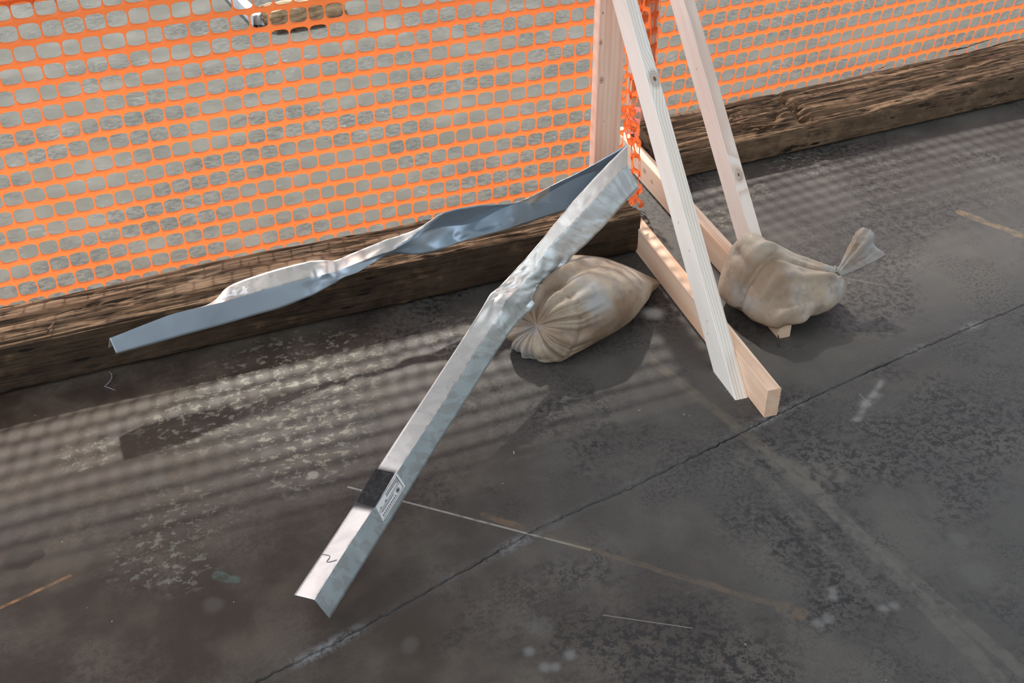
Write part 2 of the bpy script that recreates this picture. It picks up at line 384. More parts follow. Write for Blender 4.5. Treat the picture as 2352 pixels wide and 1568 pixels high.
def wall(name, x0, x1, y0, y1):
    v = [(x0, y0, 0), (x1, y0, 0), (x1, y1, 0), (x0, y1, 0)]; v += [(a, b, RZ) for a, b, _ in v]
    return tag(mesh_obj(name, v, [(3, 2, 1, 0), (4, 5, 6, 7), (0, 1, 5, 4), (1, 2, 6, 5), (2, 3, 7, 6), (3, 0, 4, 7)], M_SHADE_WALL), kind='structure')
wall('shade_wall', -1.7, 8, -4.5, -4.2)  # added unseen wall, cuts the light reaching front-facing surfaces

# ------------------------------------------------------------------ weathered timbers
def timber(name, x0, x1, yf, wdt, hf, hb, mat, seed, gouges=(), top_amp=0.006, nx=430):
    loop = []
    for a, b, n in [((0, 0), (0, 1), 26), ((0, 1), (1, 1), 40), ((1, 1), (1, 0), 12), ((1, 0), (0, 0), 8)]:
        for i in range(n): loop.append((a[0] + (b[0] - a[0]) * i / n, a[1] + (b[1] - a[1]) * i / n))
    m = len(loop); L = np.array(loop)
    vs = []; cen = []
    for i in range(nx):
        t = i / (nx - 1); X = x0 + (x1 - x0) * t
        w_, f_, b_ = wdt(X), hf(X), hb(X)
        q = np.stack([L[:, 0] * w_, L[:, 1] * (f_ + (b_ - f_) * L[:, 0])], 1)
        for _ in range(4): q = 0.5 * q + 0.25 * (np.roll(q, 1, 0) + np.roll(q, -1, 0))
        tng = np.roll(q, -1, 0) - np.roll(q, 1, 0); nn = np.stack([-tng[:, 1], tng[:, 0]], 1)
        nn /= (np.linalg.norm(nn, axis=1, keepdims=True) + 1e-9)
        for j in range(m):
            py, pz = q[j]; ny, nz_ = nn[j]; s_ = j * 0.0052
            topness = max(0.0, min(1.0, (nz_ - 0.3) / 0.5))
            low = 0.010 * fbm(X * 1.1, s_ * 6, seed, 2)
            rid = abs(nz(X * 1.7 + 0.3 * nz(X * 5, s_ * 30, seed), s_ * 48, seed + 3))
            fib = nz(X * 6, s_ * 110, seed + 5)
            d = low - top_amp * topness * (1 - min(1, rid * 3.2)) ** 1.5 * 1.7 + 0.0022 * fib * (0.35 + topness) + 0.004 * fbm(X * 14, s_ * 16, seed + 8, 3) * (1 - 0.6 * topness)
            for gx, gp, gl, gw, gd in gouges:
                e = ((X - gx) / gl) ** 2 + ((py / w_ - gp) / gw) ** 2
                if e < 4 and nz_ > 0.0: d -= gd * math.exp(-e * 1.4) * (0.75 + 0.9 * nz(X * 22, s_ * 50, seed + 1))
            if nz_ < -0.5: d = 0
            z_ = max(0.0, pz + nz_ * d)
            vs.append((X, yf(X) + py + ny * d, z_))
    fs = grid_faces(nx, m, True)
    # rough sawn ends
    for base, rev in ((0, False), ((nx - 1) * m, True)):
        c = len(vs); ring = [vs[base + j] for j in range(m)]
        cc = tuple(sum(v[k] for v in ring) / m for k in range(3)); 
        rings = [base + j for j in range(m)]
        for r in (0.6, 0.25):
            st = len(vs)
            for j, v in enumerate(ring):
                vs.append((cc[0] + 0.006 * nz(v[1] * 40 * r, v[2] * 40, seed + r), cc[1] + (v[1] - cc[1]) * r, cc[2] + (v[2] - cc[2]) * r))
            for j in range(m):
                f = (rings[j], rings[(j + 1) % m], st + (j + 1) % m, st + j); fs.append(f if rev else f[::-1])
            rings = [st + j for j in range(m)]
        st = len(vs); vs.append(cc)
        for j in range(m):
            f = (rings[j], rings[(j + 1) % m], st); fs.append(f if rev else f[::-1])
    o = mesh_obj(name, vs, [f[::-1] for f in fs], mat, None, False)
    return o
def splinter(a, b, r, mat, parent, name='splinter'):
    a = Vector(a); b = Vector(b); ax = (b - a).normalized(); s = ax.cross(Vector((0.1, 0.3, 1))).normalized(); u = s.cross(ax)
    vs = []
    for t, k in ((0, 0.7), (0.35, 1.0), (0.75, 0.75), (1.0, 0.15)):
        c = a.lerp(b, t) + s * r * 0.8 * math.sin(t * 5 + a.x * 9)
        for i in range(5):
            an = i * 2 * math.pi / 5; vs.append(c + s * math.cos(an) * r * k + u * math.sin(an) * r * k * 0.55)
    fs = grid_faces(4, 5, True) + [(4, 3, 2, 1, 0), (15, 16, 17, 18, 19)]
    return mesh_obj(name, vs, fs, mat, parent)
M_T1 = old_timber('weathered_timber', 1.0, 0.27); M_T2 = old_timber('rotted_timber', 6.0, 1.0)
tL = timber('weathered_beam', -1.25, 1.452, lambda X: 2.642, lambda X: 0.212, lambda X: 0.146 + 0.004 * math.sin(X * 3), lambda X: 0.150 + 0.004 * math.sin(X * 2 + 1), M_T1, 2.0,
            gouges=[(-0.18, .55, .03, .06, .012), (0.32, .30, .06, .10, .010), (0.62, .55, .05, .08, .010)], top_amp=0.0055)
tag(tL, 'long brown weathered beam under the bent metal strip, left of the sandbags', 'beam', 'old beams along the orange nets')
yR = lambda X: 3.033 + 0.039 * (X - 1.85)
tR = timber('weathered_beam', 1.752, 4.4, yR, lambda X: 0.235, lambda X: 0.098 + max(0, X - 2.6) * 0.038, lambda X: 0.146 + max(0, X - 2.8) * 0.02, M_T2, 8.0,
            gouges=[(2.02, .45, .05, .16, .022), (2.09, .62, .035, .12, .03), (2.20, .30, .055, .12, .035), (2.27, .42, .03, .10, .030), (2.36, .55, .022, .5, .028), (2.38, .2, .025, .3, .03), (2.12, .25, .08, .10, .022), (2.9, .35, .10, .14, .012), (3.2, .6, .12, .2, .012)], top_amp=0.007)
tag(tR, 'rotted brown beam with splintered gouged top behind the brace boards', 'beam', 'old beams along the orange nets')
for (xa, ya, za, xb, yb, zb, r) in [(2.10, 3.10, .120, 2.31, 3.085, .108, .008), (2.06, 3.13, .128, 2.25, 3.105, .122, .006), (2.00, 3.12, .125, 2.20, 3.15, .128, .006), (3.30, 3.325, .168, 3.43, 3.335, .178, .005), (3.20, 3.325, .160, 3.30, 3.32, .168, .006), (2.83, 3.30, .150, 2.90, 3.31, .158, .003), (2.25, 3.22, .137, 2.38, 3.23, .150, .005), (2.15, 3.20, .140, 2.30, 3.19, .138, .006)]:
    splinter((xa, ya, za), (xb, yb, zb), r, M_T2, tR)
for a, b, r in [((110, 765), (122, 738), .0035), ((565, 622), (572, 600), .002), ((520, 646), (540, 640), .0015)]:
    pa = PZ(a[0], a[1], .155); pb = PZ(b[0], b[1], .158); splinter(pa, pb, r, M_T1, tL)

# ------------------------------------------------------------------ fence stands of new two-by-four
def board(name, parent, p0, p1, side, th, wd_, mat, cut0=None, cut1=None, nseg=6):
    """board from p0 to p1 (centre line of the lower edge, left face); side = thickness direction; cut0/cut1: 'h' level cut, 'v' plumb cut"""
    p0, p1, side = Vector(p0), Vector(p1), Vector(side).normalized()
    ax = (p1 - p0); L = ax.length; ax.normalize(); wv = side.cross(ax).normalized()
    if wv.z < 0: wv = -wv
    if abs(wv.z) < 1e-4 and wv.y < 0: wv = -wv
    mw = Matrix(((ax.x, side.x, wv.x, p0.x), (ax.y, side.y, wv.y, p0.y), (ax.z, side.z, wv.z, p0.z), (0, 0, 0, 1)))
    vs = []; sec = []
    ch = 0.0022
    prof = [(ch, 0), (th - ch, 0), (th, ch), (th, wd_ - ch), (th - ch, wd_), (ch, wd_), (0, wd_ - ch), (0, ch)]
    for i in range(nseg + 1):
        t = i / nseg
        for (yy, zz) in prof:
            xx = L * t
            if i == 0 and cut0 == 'h': xx = -(wv.z * zz) / ax.z
            if i == nseg and cut1 == 'v': xx = L - (wv.y * zz) / ax.y
            bow = 0.0006 * math.sin(t * 9 + p0.x * 5)
            vs.append((xx, yy + bow, zz))
    m = len(prof); fs = grid_faces(nseg + 1, m, True)
    fs += [tuple(range(m))[::-1], tuple(nseg * m + j for j in range(m))]
    o = mesh_obj(name, vs, [f[::-1] for f in fs] if (ax.cross(side)).dot(wv) > 0 else fs, mat)
    bm = bmesh.new(); bm.from_mesh(o.data); bmesh.ops.recalc_face_normals(bm, faces=bm.faces); bm.to_mesh(o.data); bm.free()
    o.matrix_world = mw
    if parent: o.parent = parent; o.matrix_parent_inverse = Matrix.Translation(Vector(parent.location)).inverted()
    return o
SID = Vector((1, -0.078, 0)).normalized()
def b1x(Y): return 1.379 + 0.0797 * (Y - 1.785)
def b2x(Y): return 1.641 + 0.0772 * (Y - 2.066) - 0.038
WA, WB = (0.72, 0.56, 0.42), (0.62, 0.41, 0.275)
st1 = empty('fence_stand', (1.38, 1.80, 0))
tag(st1, 'pale wooden fence stand whose brace foot and board end show beside left sandbag', 'fence stand', 'wooden fence stands')
board('base_board', st1, (b1x(1.782), 1.782, 0), (b1x(3.0), 3.0, 0), SID, .038, .089, pine('pine_base_near', (0.88, 0.66, 0.50), (0.82, 0.52, 0.35), (0.016, -0.03), [(1.16, 0.0, .05, .006)], 200, 0.5, 0.2, 1.0))
YA, ZA = 2.005, 0.0
YT = 2.868
board('diagonal_brace', st1, (b1x(YA) - .038, YA, 0), (b1x(YT) - .038, YT, (YT - YA) * 0.893), SID, .038, .089,
      pine('pine_brace_near', (0.93, 0.91, 0.87), (0.89, 0.82, 0.74), (0.095, 0.20), [(0.83, .024, .089, .022), (0.13, 0, .05, .003), (0.10, 0, .03, .003), (0.42, 0, .04, .0035), (0.33, 0, .06, .003)], 210, 0.55, 0.12, 4.0), cut0='h', cut1='v')
board('post', st1, (1.398, 2.872, .089), (1.398, 2.872, 1.06), (0, 1, 0), .038, .089, pine('pine_post_near', (0.94, 0.68, 0.54), (0.90, 0.53, 0.39), (0.02, 0.13), [(0.41, .0, .016, .009), (0.53, .0, .008, .007), (0.62, 0, .012, .004), (0.27, 0, .03, .002)], 62, 0.26, 0.08, 9.0))
st2 = empty('fence_stand', (1.64, 2.08, 0))
tag(st2, 'pale wooden fence stand with its base board pinned under right sandbag', 'fence stand', 'wooden fence stands')
board('base_board', st2, (b2x(2.066), 2.066, 0), (b2x(3.34), 3.34, 0), SID, .038, .089, pine('pine_base_far', (0.86, 0.68, 0.53), (0.78, 0.52, 0.36), (0.03, 0.115), [(0.98, 0, .055, .011), (0.915, 0, .045, .009), (1.06, 0, .06, .004)], 180, 0.55, 0.15, 14.0))
YA2, YT2 = 2.29, 3.288
board('diagonal_brace', st2, (b2x(YA2) + .0382, YA2, 0), (b2x(YT2) + .0382, YT2, (YT2 - YA2) * 0.905), SID, .038, .089,
      pine('pine_brace_far', (0.92, 0.83, 0.76), (0.89, 0.71, 0.63), (0.02, 0.25), [(0.35, .019, .089, .016), (0.72, 0, .05, .003)], 190, 0.5, 0.08, 21.0), cut0='h', cut1='v')
board('post', st2, (1.741, 3.290, 0), (1.741, 3.290, 1.06), (0, 1, 0), .038, .089, pine('pine_post_far', (0.72, 0.54, 0.42), (0.66, 0.42, 0.30), (0.02, 0.14), [], 170, 0.4, 0.1, 27.0))
# torn wood fibres at the sawn ends
def fibres(parent, pts, mat):
    vs = []; fs = []
    for (p, d) in pts:
        p = Vector(p); d = Vector(d); s = Vector((0.0006, 0.0003, 0)); b = len(vs)
        vs += [p - s, p + s, p + d * 0.6 + s * 0.5 + Vector((0, 0, .001)), p + d]; fs += [(b, b + 1, b + 2), (b, b + 2, b + 3)]
    return tag(child(mesh_obj('torn_fibres', vs, fs, mat), parent), kind='stuff')
M_FIB = plain('torn_fibre', (0.70, 0.55, 0.42), 0.8)
fibres(st1, [((b1x(1.782) + .038, 1.781, .089 - i * .006), (random.uniform(.002, .007), -random.uniform(.000, .004), -random.uniform(-.003, .006))) for i in range(14)] +
       [((b1x(1.87 + i * .011) - .038, 1.87 + i * .011, 0.004), (-random.uniform(.003, .011), -random.uniform(0, .004), -.002)) for i in range(13)], M_FIB)

# ------------------------------------------------------------------ orange barrier nets
def net(name, f, u0, u1, rows, pitch, ph, parent=None, hole_h=0.765, gap=0.0034, seed=0, shear=0.0, mat=None, jitter=0.07, depth=0.0016, irregular=0.16, mend=True, drift=0.014):
    """rows: list of hole-centre heights; each cell is a ring of quads round a rounded opening"""
    rnd = random.Random(seed); NP = 28
    vs = []; fs = []; uvs = []
    ang = [2 * math.pi * (i + 0.5) / NP for i in range(NP)]
    def sup(a, e): 
        c, s = math.cos(a), math.sin(a)
        return (math.copysign(abs(c) ** e, c), math.copysign(abs(s) ** e, s))
    inn = [sup(a, 0.44) for a in ang]
    out = []
    for a in ang:
        c, s = math.cos(a), math.sin(a); k = 1 / max(abs(c), abs(s)); out.append((c * k, s * k))
    for i in range(4):  # snap corners
        t = math.pi / 4 + i * math.pi / 2
        j = min(range(NP), key=lambda q: abs(math.atan2(math.sin(ang[q] - t), math.cos(ang[q] - t))))
        out[j] = (math.copysign(1, math.cos(t)), math.copysign(1, math.sin(t)))
    off = rnd.uniform(0, pitch)
    for ri, zc in enumerate(rows):
        off += drift + rnd.uniform(-.004, .004); off %= pitch
        edges = [u0 - pitch + off]; wide = 0
        irr = rnd.random() < irregular
        while edges[-1] < u1:
            w = pitch * (1 + rnd.uniform(-jitter, jitter) * 0.5)
            if irr and rnd.random() < 0.5: w *= 1.18 if wide % 2 == 0 else 0.84; wide += 1
            edges.append(edges[-1] + w)
        for a, b in zip(edges[:-1], edges[1:]):
            if b <= u0 or a >= u1: continue
            a_, b_ = max(a, u0), min(b, u1); cx = (a_ + b_) / 2; hw = (b_ - a_) / 2
            if hw < 0.003: continue
            hwi = max(hw - gap / 2, hw * 0.3); hh = ph / 2; hhi = ph * hole_h / 2
            base = len(vs)
            tl = rnd.uniform(-.06, .06)
            for (ox, oz) in out: vs.append(f(cx + ox * hw + shear * oz * hh, zc + oz * hh, 0))
            for (ox, oz) in inn: vs.append(f(cx + ox * hwi + (shear + tl) * oz * hhi, zc + oz * hhi * (1 - 0.13 * ox * ox), 0))
            for (ox, oz) in inn: vs.append(f(cx + ox * (hwi - .0004) + (shear + tl) * oz * hhi, zc + oz * (hhi - .0004) * (1 - 0.13 * ox * ox), depth))
            for i in range(NP):
                j = (i + 1) % NP
                fs.append((base + i, base + j, base + NP + j, base + NP + i))
                fs.append((base + NP + i, base + NP + j, base + 2 * NP + j, base + 2 * NP + i))
    o = mesh_obj(name, vs, fs, mat or M_NET, parent, True)
    return o
NY = 2.918
def fL(u, v, d):
    return (u, NY + d + 0.010 * math.sin(u * 2.1 + v * 2) * (1 - 0.5 * v) + 0.003 * math.sin(u * 9 + v * 14) - 0.004 * max(0, u - 0.9) * 0, v + 0.004 * math.sin(u * 1.7 + 0.5))
rowsL = [0.863 + 0.0547 - 0.0547 * i for i in range(17)]
netL = net('barrier_net', fL, -1.6, 1.525, rowsL, 0.0532, 0.0547, seed=3)
tag(netL, 'bright orange plastic barrier net filling the upper left above the beam', 'net', 'orange barrier nets')
# solid top edge, folded over behind the first row of openings
vs = []; n = 90
for i in range(n):
    u = -1.6 + 3.09 * i / (n - 1)
    for (v, d) in ((0.928 - 0.012 * u, 0.010), (0.96, 0.010), (1.0, 0.006), (1.04, 0.004)): vs.append(fL(u, v, d))
mesh_obj('folded_top_band', vs, grid_faces(n, 4), M_NET, netL, True)
# bunched loose end hanging between the two stands
def fE(u, v, d):
    a = u * 62 + v * 10 + 1.5 * math.sin(v * 17); r = 0.014 + 0.006 * math.sin(v * 23 + 1)
    return (1.548 + u * 0.16 + r * math.sin(a) + 0.012 * math.sin(v * 12) + 0.025 * max(0, 0.25 - v), 2.955 - u * 0.25 + r * math.cos(a) + d - 0.11 * max(0.0, 0.35 - v), v)
net('loose_end', fE, 0.0, 0.15, [0.05 + 0.0547 * i for i in range(14)], 0.05, 0.0547, netL, seed=11, hole_h=0.76, gap=.005)
def fP(u, v, d):
    return (1.585 + 0.02 * math.sin(u * 40) + u * 0.25, 3.0 - 0.05 * u + 0.02 * math.cos(u * 50) + d, v + 0.01 * math.sin(u * 30))
net('pink_tatter', fP, 0.0, 0.085, [0.245, 0.292], 0.05, 0.05, netL, seed=5, mat=M_PINK, hole_h=0.66)  # scrap of net in a paler pink
dR = Vector((1, 0.055, 0)).normalized()
def fR(u, v, d):
    q = u - 1.745
    return (u, 3.336 + 0.055 * q + d + 0.012 * math.sin(u * 2.3 + v * 3), v + 0.010 * math.exp(-q * 2.0) - 0.004 + 0.006 * math.sin(u * 1.9))
netR = net('barrier_net', fR, 1.745, 4.6, [0.047 + 0.0567 * i for i in range(17)], 0.0555, 0.0567, seed=21, shear=0.16, hole_h=0.755)
tag(netR, 'orange plastic barrier net at upper right behind the rotted beam', 'net', 'orange barrier nets')
def fW(u, v, d):
    x = 1.738 - 0.002 + u
    return (x, 3.282 - d - 0.006 * math.sin(u * 33 + 1) * (1 if u > .03 else 0.2), v + 0.12 * u)
net('wrapped_end', fW, 0.0, 0.098, [0.25 + 0.0567 * i for i in range(13)], 0.045, 0.0567, netR, seed=31, hole_h=0.68, gap=.006)

# ------------------------------------------------------------------ bent galvanised corner strip
def on_line(P0, P1, px, py):
    ts = np.linspace(-0.05, 1.05, 441); best = None
    for t in ts:
        e = np.sum((proj(P0 + (P1 - P0) * t) - (px, py)) ** 2)
        if best is None or e < best[0]: best = (e, t)
    return (P0 + (P1 - P0) * best[1])[1]
A0, C0, B0 = PZ(676, 1366, .048), PZ(722, 1377, .072), PZ(757, 1420, 0.001)
A1, C1, B1 = PY(1441, 331, 2.745), PY(1432, 384, 2.705), PY(1468, 431, 2.715)
front = [((676, 1366), (722, 1377), (757, 1420)), ((746, 1262), (790, 1269), (825, 1310)), ((817, 1154), (861, 1162), (897, 1195)), ((905, 1018), (950, 1027), (990, 1045)), ((984, 898), (1034, 900), (1087, 893)),
         ((1048, 800), (1097, 800), (1143, 805)), ((1098, 722), (1146, 726), (1172, 762)), ((1114, 695), (1158, 697), (1190, 742)), ((1127, 674), (1172, 680), (1222, 712)), ((1150, 655), (1196, 658), (1250, 672)), ((1192, 610), (1225, 622), (1284, 634)),
         ((1232, 565), (1262, 567), (1312, 592)), ((1280, 506), (1296, 531), (1352, 555)), ((1330, 447), (1346, 480), (1400, 505)), ((1385, 388), (1400, 420), (1440, 460)), ((1441, 331), (1432, 384), (1468, 431))]
FR = []
for i, (a, c, b) in enumerate(front):
    FR.append([PY(*a, on_line(A0, A1, *a)), PY(*c, on_line(C0, C1, *c) - (0.012 if i in (7, 8) else 0)), PY(*b, on_line(B0, B1, *b))])
left = [((1441, 331), (1450, 372), (1468, 431), 0, 0, 0), ((1347, 387), (1345, 400), (1365, 462), -.03, .0, -.02), ((1282, 419), (1262, 441), (1296, 484), -.03, .0, -.02), ((1240, 440), (1225, 468), (1240, 502), -.02, -.01, -.02), ((1205, 458), (1200, 462), (1202, 516), -.01, -.0, -.02),
        ((1168, 468), (1150, 480), (1171, 526), -.02, .0, -.03), ((1095, 471), (1085, 512), (1085, 548), -.01, .01, -.02), ((1022, 487), (1015, 521), (1022, 570), -.01, .01, -.02), ((990, 505), (980, 532), (990, 580), .0, .0, -.02), ((955, 527), (948, 548), (955, 584), .01, -.01, -.02),
        ((915, 542), (905, 573), (912, 583), .02, -.01, .0), ((885, 551), (875, 583), (888, 588), .02, -.01, .005), ((850, 565), (838, 597), (858, 603), .03, -.01, -.01), ((806, 583), (800, 612), (825, 624), .03, -.01, -.02), ((770, 598), (772, 624), (792, 636), .03, .0, -.02),
        ((748, 597), (752, 628), (772, 648), .03, -.012, -.015), ((715, 599), (727, 636), (745, 663), .035, .0, -.02), ((700, 603), (712, 637), (722, 676), .035, .0, -.02), ((672, 609), (675, 648), (697, 686), .04, .0, -.02), ((614, 625), (622, 661), (646, 706), .04, .0, -.02), ((554, 645), (573, 675), (580, 725), .04, .0, -.02),
        ((519, 662), (525, 690), (519, 743), .04, .0, -.02), ((487, 694), (477, 702), (475, 755), .05, .0, -.02), ((420, 724), (404, 719), (423, 769), .055, .0, -.02), ((335, 762), (343, 741), (345, 791), .05, .0, -.02), ((249, 799), (252, 777), (267, 812), .035, .0, -.015)]
LF = []
for (a, c, b, ya, yc, yb) in left:
    Y = 2.725 - 0.245 * ((1441 - c[0]) / 1190) ** 0.9 if c[0] < 1441 else 2.735
    LF.append([PY(*a, Y + ya + (0.02 if a[0] == 1441 else 0)), PY(*c, Y + yc), PY(*b, Y + yb - (0.015 if b[0] == 1468 else 0))])
LF[0][0] = FR[-1][0]; LF[0][2] = FR[-1][2]; LF[0][1] = (LF[0][1] + FR[-1][1]) / 2; FR[-1][1] = LF[0][1]
def spline(P, i, t):
    n = len(P); p0, p1, p2, p3 = P[max(0, i - 1)], P[i], P[i + 1], P[min(n - 1, i + 2)]
    return 0.5 * ((2 * p1) + (-p0 + p2) * t + (2 * p0 - 5 * p1 + 4 * p2 - p3) * t * t + (-p0 + 3 * p1 - 3 * p2 + p3) * t ** 3)
NB = 9
def sections(ST, crump, u_start):
    secs = []; us = []; acc = u_start; prev = None
    R = [[s[k] for s in ST] for k in range(3)]
    for i in range(len(ST) - 1):
        L = np.linalg.norm(R[1][i + 1] - R[1][i]); n = max(3, int(L / 0.006))
        for q in range(n + (1 if i == len(ST) - 2 else 0)):
            t = q / n; a, c, b = (spline(R[k], i, t) for k in range(3))
            if prev is not None: acc += np.linalg.norm(c - prev)
            prev = c; amp = crump(proj(c)[0], proj(c)[1])
            row = []
            nA = np.cross(a - c, R[1][i + 1] - R[1][i]); nA /= np.linalg.norm(nA) + 1e-9
            nB = np.cross(R[1][i + 1] - R[1][i], b - c); nB /= np.linalg.norm(nB) + 1e-9
            for j in range(NB + 1):
                s = j / NB; p = a + (c - a) * s
                row.append(p + nA * amp * (noise.ridged_multi_fractal(Vector((acc * 14, s * 1.3, 3)), 1, 2, 2, 1, 2) - 1.0) * math.sin(math.pi * min(1, s * 0.9 + 0.1)) * 0.5)
            for j in range(1, NB + 1):
                s = j / NB; p = c + (b - c) * s
                row.append(p + nB * amp * (noise.ridged_multi_fractal(Vector((acc * 11, s * 1.3, 8)), 1, 2, 2, 1, 2) - 1.0) * math.sin(math.pi * min(1, s * 0.8)) * 0.8)
            secs.append(row); us.append(acc)
    return secs, us, acc
bell = lambda x, c, w: math.exp(-((x - c) / w) ** 2)
sF, uF, acc = sections(FR, lambda x, y: 0.0005 + 0.020 * bell(y, 650, 70) + 0.004 * bell(y, 520, 90), 0.0)
sL, uL, _ = sections(LF, lambda x, y: 0.0004 + 0.009 * bell(x, 1080, 110) + 0.007 * bell(x, 735, 40) + 0.004 * bell(x, 880, 60), 2.2)
M_GAL = galvanised('galvanised_sheet')
m = 2 * NB + 1
vs = [p for r in sF for p in r] + [p for r in sL for p in r]
nF, nL = len(sF), len(sL)
fs = grid_faces(nF, m) + [tuple(v + nF * m for v in f) for f in grid_faces(nL, m)]
uv = [(u, j / NB) for u in uF for j in range(m)] + [(u, j / NB) for u in uL for j in range(m)]
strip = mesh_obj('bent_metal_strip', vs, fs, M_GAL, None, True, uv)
strip.data.materials.append(plain('blue_grey_inside', (0.42, 0.54, 0.66), 0.36, 0.12, 8.0, 0.75))  # blue-grey metal for the inner side near the fold
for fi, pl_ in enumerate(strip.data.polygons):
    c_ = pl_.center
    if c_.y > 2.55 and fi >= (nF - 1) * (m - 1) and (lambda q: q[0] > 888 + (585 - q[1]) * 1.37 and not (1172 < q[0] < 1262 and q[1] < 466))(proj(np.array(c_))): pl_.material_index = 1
bm = bmesh.new(); bm.from_mesh(strip.data)
bmesh.ops.remove_doubles(bm, verts=bm.verts, dist=0.0001); bm.to_mesh(strip.data); bm.free()
for ed in strip.data.edges: pass
strip.data.set_sharp_from_angle(angle=math.radians(38))
so = strip.modifiers.new('thickness', 'SOLIDIFY'); so.thickness = 0.0011; so.offset = 0
tag(strip, 'crumpled galvanised metal angle strip bent double, leaning over beam and floor', 'metal strip')
# patch of black tape, paper label, pen scribble and a pale stencil
_pc = {}
def flange_pt(secs, px, py, lo, hi, lift):
    """closest sheet point to an image position, raised by lift along the local normal"""
    if id(secs) not in _pc:
        A_ = np.array(secs); d = A_ - CAM; z = d @ FW
        _pc[id(secs)] = np.stack([W / 2 + FPX * (d @ RT) / z, H / 2 - FPX * (d @ UP) / z], -1)
    E_ = np.sum((_pc[id(secs)][:-1, lo:hi] - (px, py)) ** 2, -1)
    i, j = np.unravel_index(np.argmin(E_), E_.shape); j += lo
    a = secs[i][j]; n_ = np.cross(secs[i][j + 1] - a, secs[i + 1][j] - a); n_ /= np.linalg.norm(n_)
    if n_ @ (CAM - a) < 0: n_ = -n_
    d = ray(px, py); t = ((a - CAM) @ n_) / (d @ n_)
    return CAM + d * t + n_ * lift
def patch(name, secs, quad, lo, hi, lift, mat, nu=8, nv=6, parent=strip, rag=0.0):
    q = [np.array(c, float) for c in quad]; vs = []; uvs = []
    for i in range(nu + 1):
        for j in range(nv + 1):
            s, t = i / nu, j / nv
            p = q[0] * (1 - s) * (1 - t) + q[1] * s * (1 - t) + q[2] * s * t + q[3] * (1 - s) * t
            p = p + rag * np.array([nz(p[0] * .15, p[1] * .15, 1), nz(p[0] * .15, p[1] * .15, 4)]) * (1 if i in (0, nu) else 0)
            vs.append(flange_pt(secs, p[0], p[1], lo, hi, lift)); uvs.append((s, t))
    return mesh_obj(name, vs, grid_faces(nu + 1, nv + 1), mat, parent, True, uvs)
kb = NT('black_tape'); u_, v_, _ = kb.sep(kb.tc.outputs['UV']); pp = kb.tc.outputs['Object']
wr = kb.noise(kb.mapping(pp, (1, 1, 1), rot=(0, 0, .6)), 60.0, 4, 0.6, 0.8)
bs = kb.pbsdf(kb.mix(kb.map(wr, 0.45, 0.7), (0.008, 0.008, 0.010), (0.022, 0.022, 0.024)), kb.map(wr, 0.3, 0.7, 0.65, 0.42), 0.0, kb.bump(wr, 0.6, 0.004), spec=0.25)
patch('black_tape', sF, [(819, 1153), (862, 1166), (905, 1086), (864, 1077)], 0, NB, 0.0014, kb.m, 14, 8, rag=2.0)
ks = NT('black_overspray'); u_, v_, _ = ks.sep(ks.tc.outputs['UV'])
fade = ks.math('MULTIPLY', ks.map(v_, 0.0, 0.17), ks.map(v_, 0.80, 1.0, 1.0, 0.0))
fade = ks.math('MULTIPLY', fade, ks.map(ks.noise(ks.tc.outputs['Object'], 70.0, 3), 0.1, 0.5, 0.7, 1.0))
tb = ks.n('ShaderNodeBsdfTransparent'); pb = ks.n('ShaderNodeBsdfPrincipled'); pb.inputs['Base Color'].default_value = (0.022, 0.021, 0.023, 1); pb.inputs['Roughness'].default_value = 0.55
mx = ks.n('ShaderNodeMixShader'); ks.link(fade, mx.inputs[0]); ks.link(tb.outputs[0], mx.inputs[1]); ks.link(pb.outputs[0], mx.inputs[2]); ks.link(mx.outputs[0], ks.out.inputs[0])
patch('black_overspray', sF, [(803, 1172), (850, 1181), (915, 1074), (872, 1064)], 0, NB, 0.0010, ks.m, 14, 6)
M_LAB = plain('label_paper', (0.88, 0.88, 0.89), 0.6, 0.05); M_INK = plain('label_ink', (0.10, 0.10, 0.11), 0.6)
LQ = [(862, 1164), (879, 1197), (930, 1115), (911, 1086)]
lab = patch('paper_label', sF, LQ, NB + 1, 2 * NB, 0.0011, M_LAB, 8, 6)
lab['label'] = 'white paper label with fine black print'
def lab_pt(s, t):  # s along the strip 0..1, t across 0..1
    q = [np.array(c, float) for c in LQ]
    p = q[0] * (1 - s) * (1 - t) + q[1] * t * (1 - s) + q[2] * s * t + q[3] * (1 - t) * s
    return flange_pt(sF, p[0], p[1], NB + 1, 2 * NB, 0.0016)
vs = []; fs = []
def rect(s0, s1, t0, t1):
    b = len(vs); vs.extend([lab_pt(s0, t0), lab_pt(s1, t0), lab_pt(s1, t1), lab_pt(s0, t1)]); fs.append((b, b + 1, b + 2, b + 3))
rect(.06, .94, .90, .92); rect(.925, .94, .06, .92); rect(.02, .94, .42, .44); rect(.02, .94, .50, .515)
rect(.10, .62, .56, .60)
for i in range(10): rect(.08 + i * .06, .08 + i * .06 + .035, .74, .82)
for i in range(16): rect(.42 + i * .032, .42 + i * .032 + .02, .10, .16); rect(.42 + i * .032, .42 + i * .032 + .022, .21, .27)
for i in range(3): rect(.84 + i * .028, .84 + i * .028 + .018, .31, .37); rect(.30 + i * .028, .30 + i * .028 + .018, .33, .40)
for i in range(2): rect(.10 + i * .03, .10 + i * .03 + .018, .31, .38)
N = 18
for i in range(N):
    a0, a1 = 2 * math.pi * i / N, 2 * math.pi * (i + 1) / N
    for r0, r1 in ((.8, 1.0), (0.0, .62)):
        b = len(vs)
        for (a_, r_) in ((a0, r0), (a1, r0), (a1, r1), (a0, r1)): vs.append(lab_pt(.77 + .062 * r_ * math.cos(a_), .70 + .13 * r_ * math.sin(a_)))
        fs.append((b, b + 1, b + 2, b + 3))
mesh_obj('print', vs, fs, M_INK, lab)
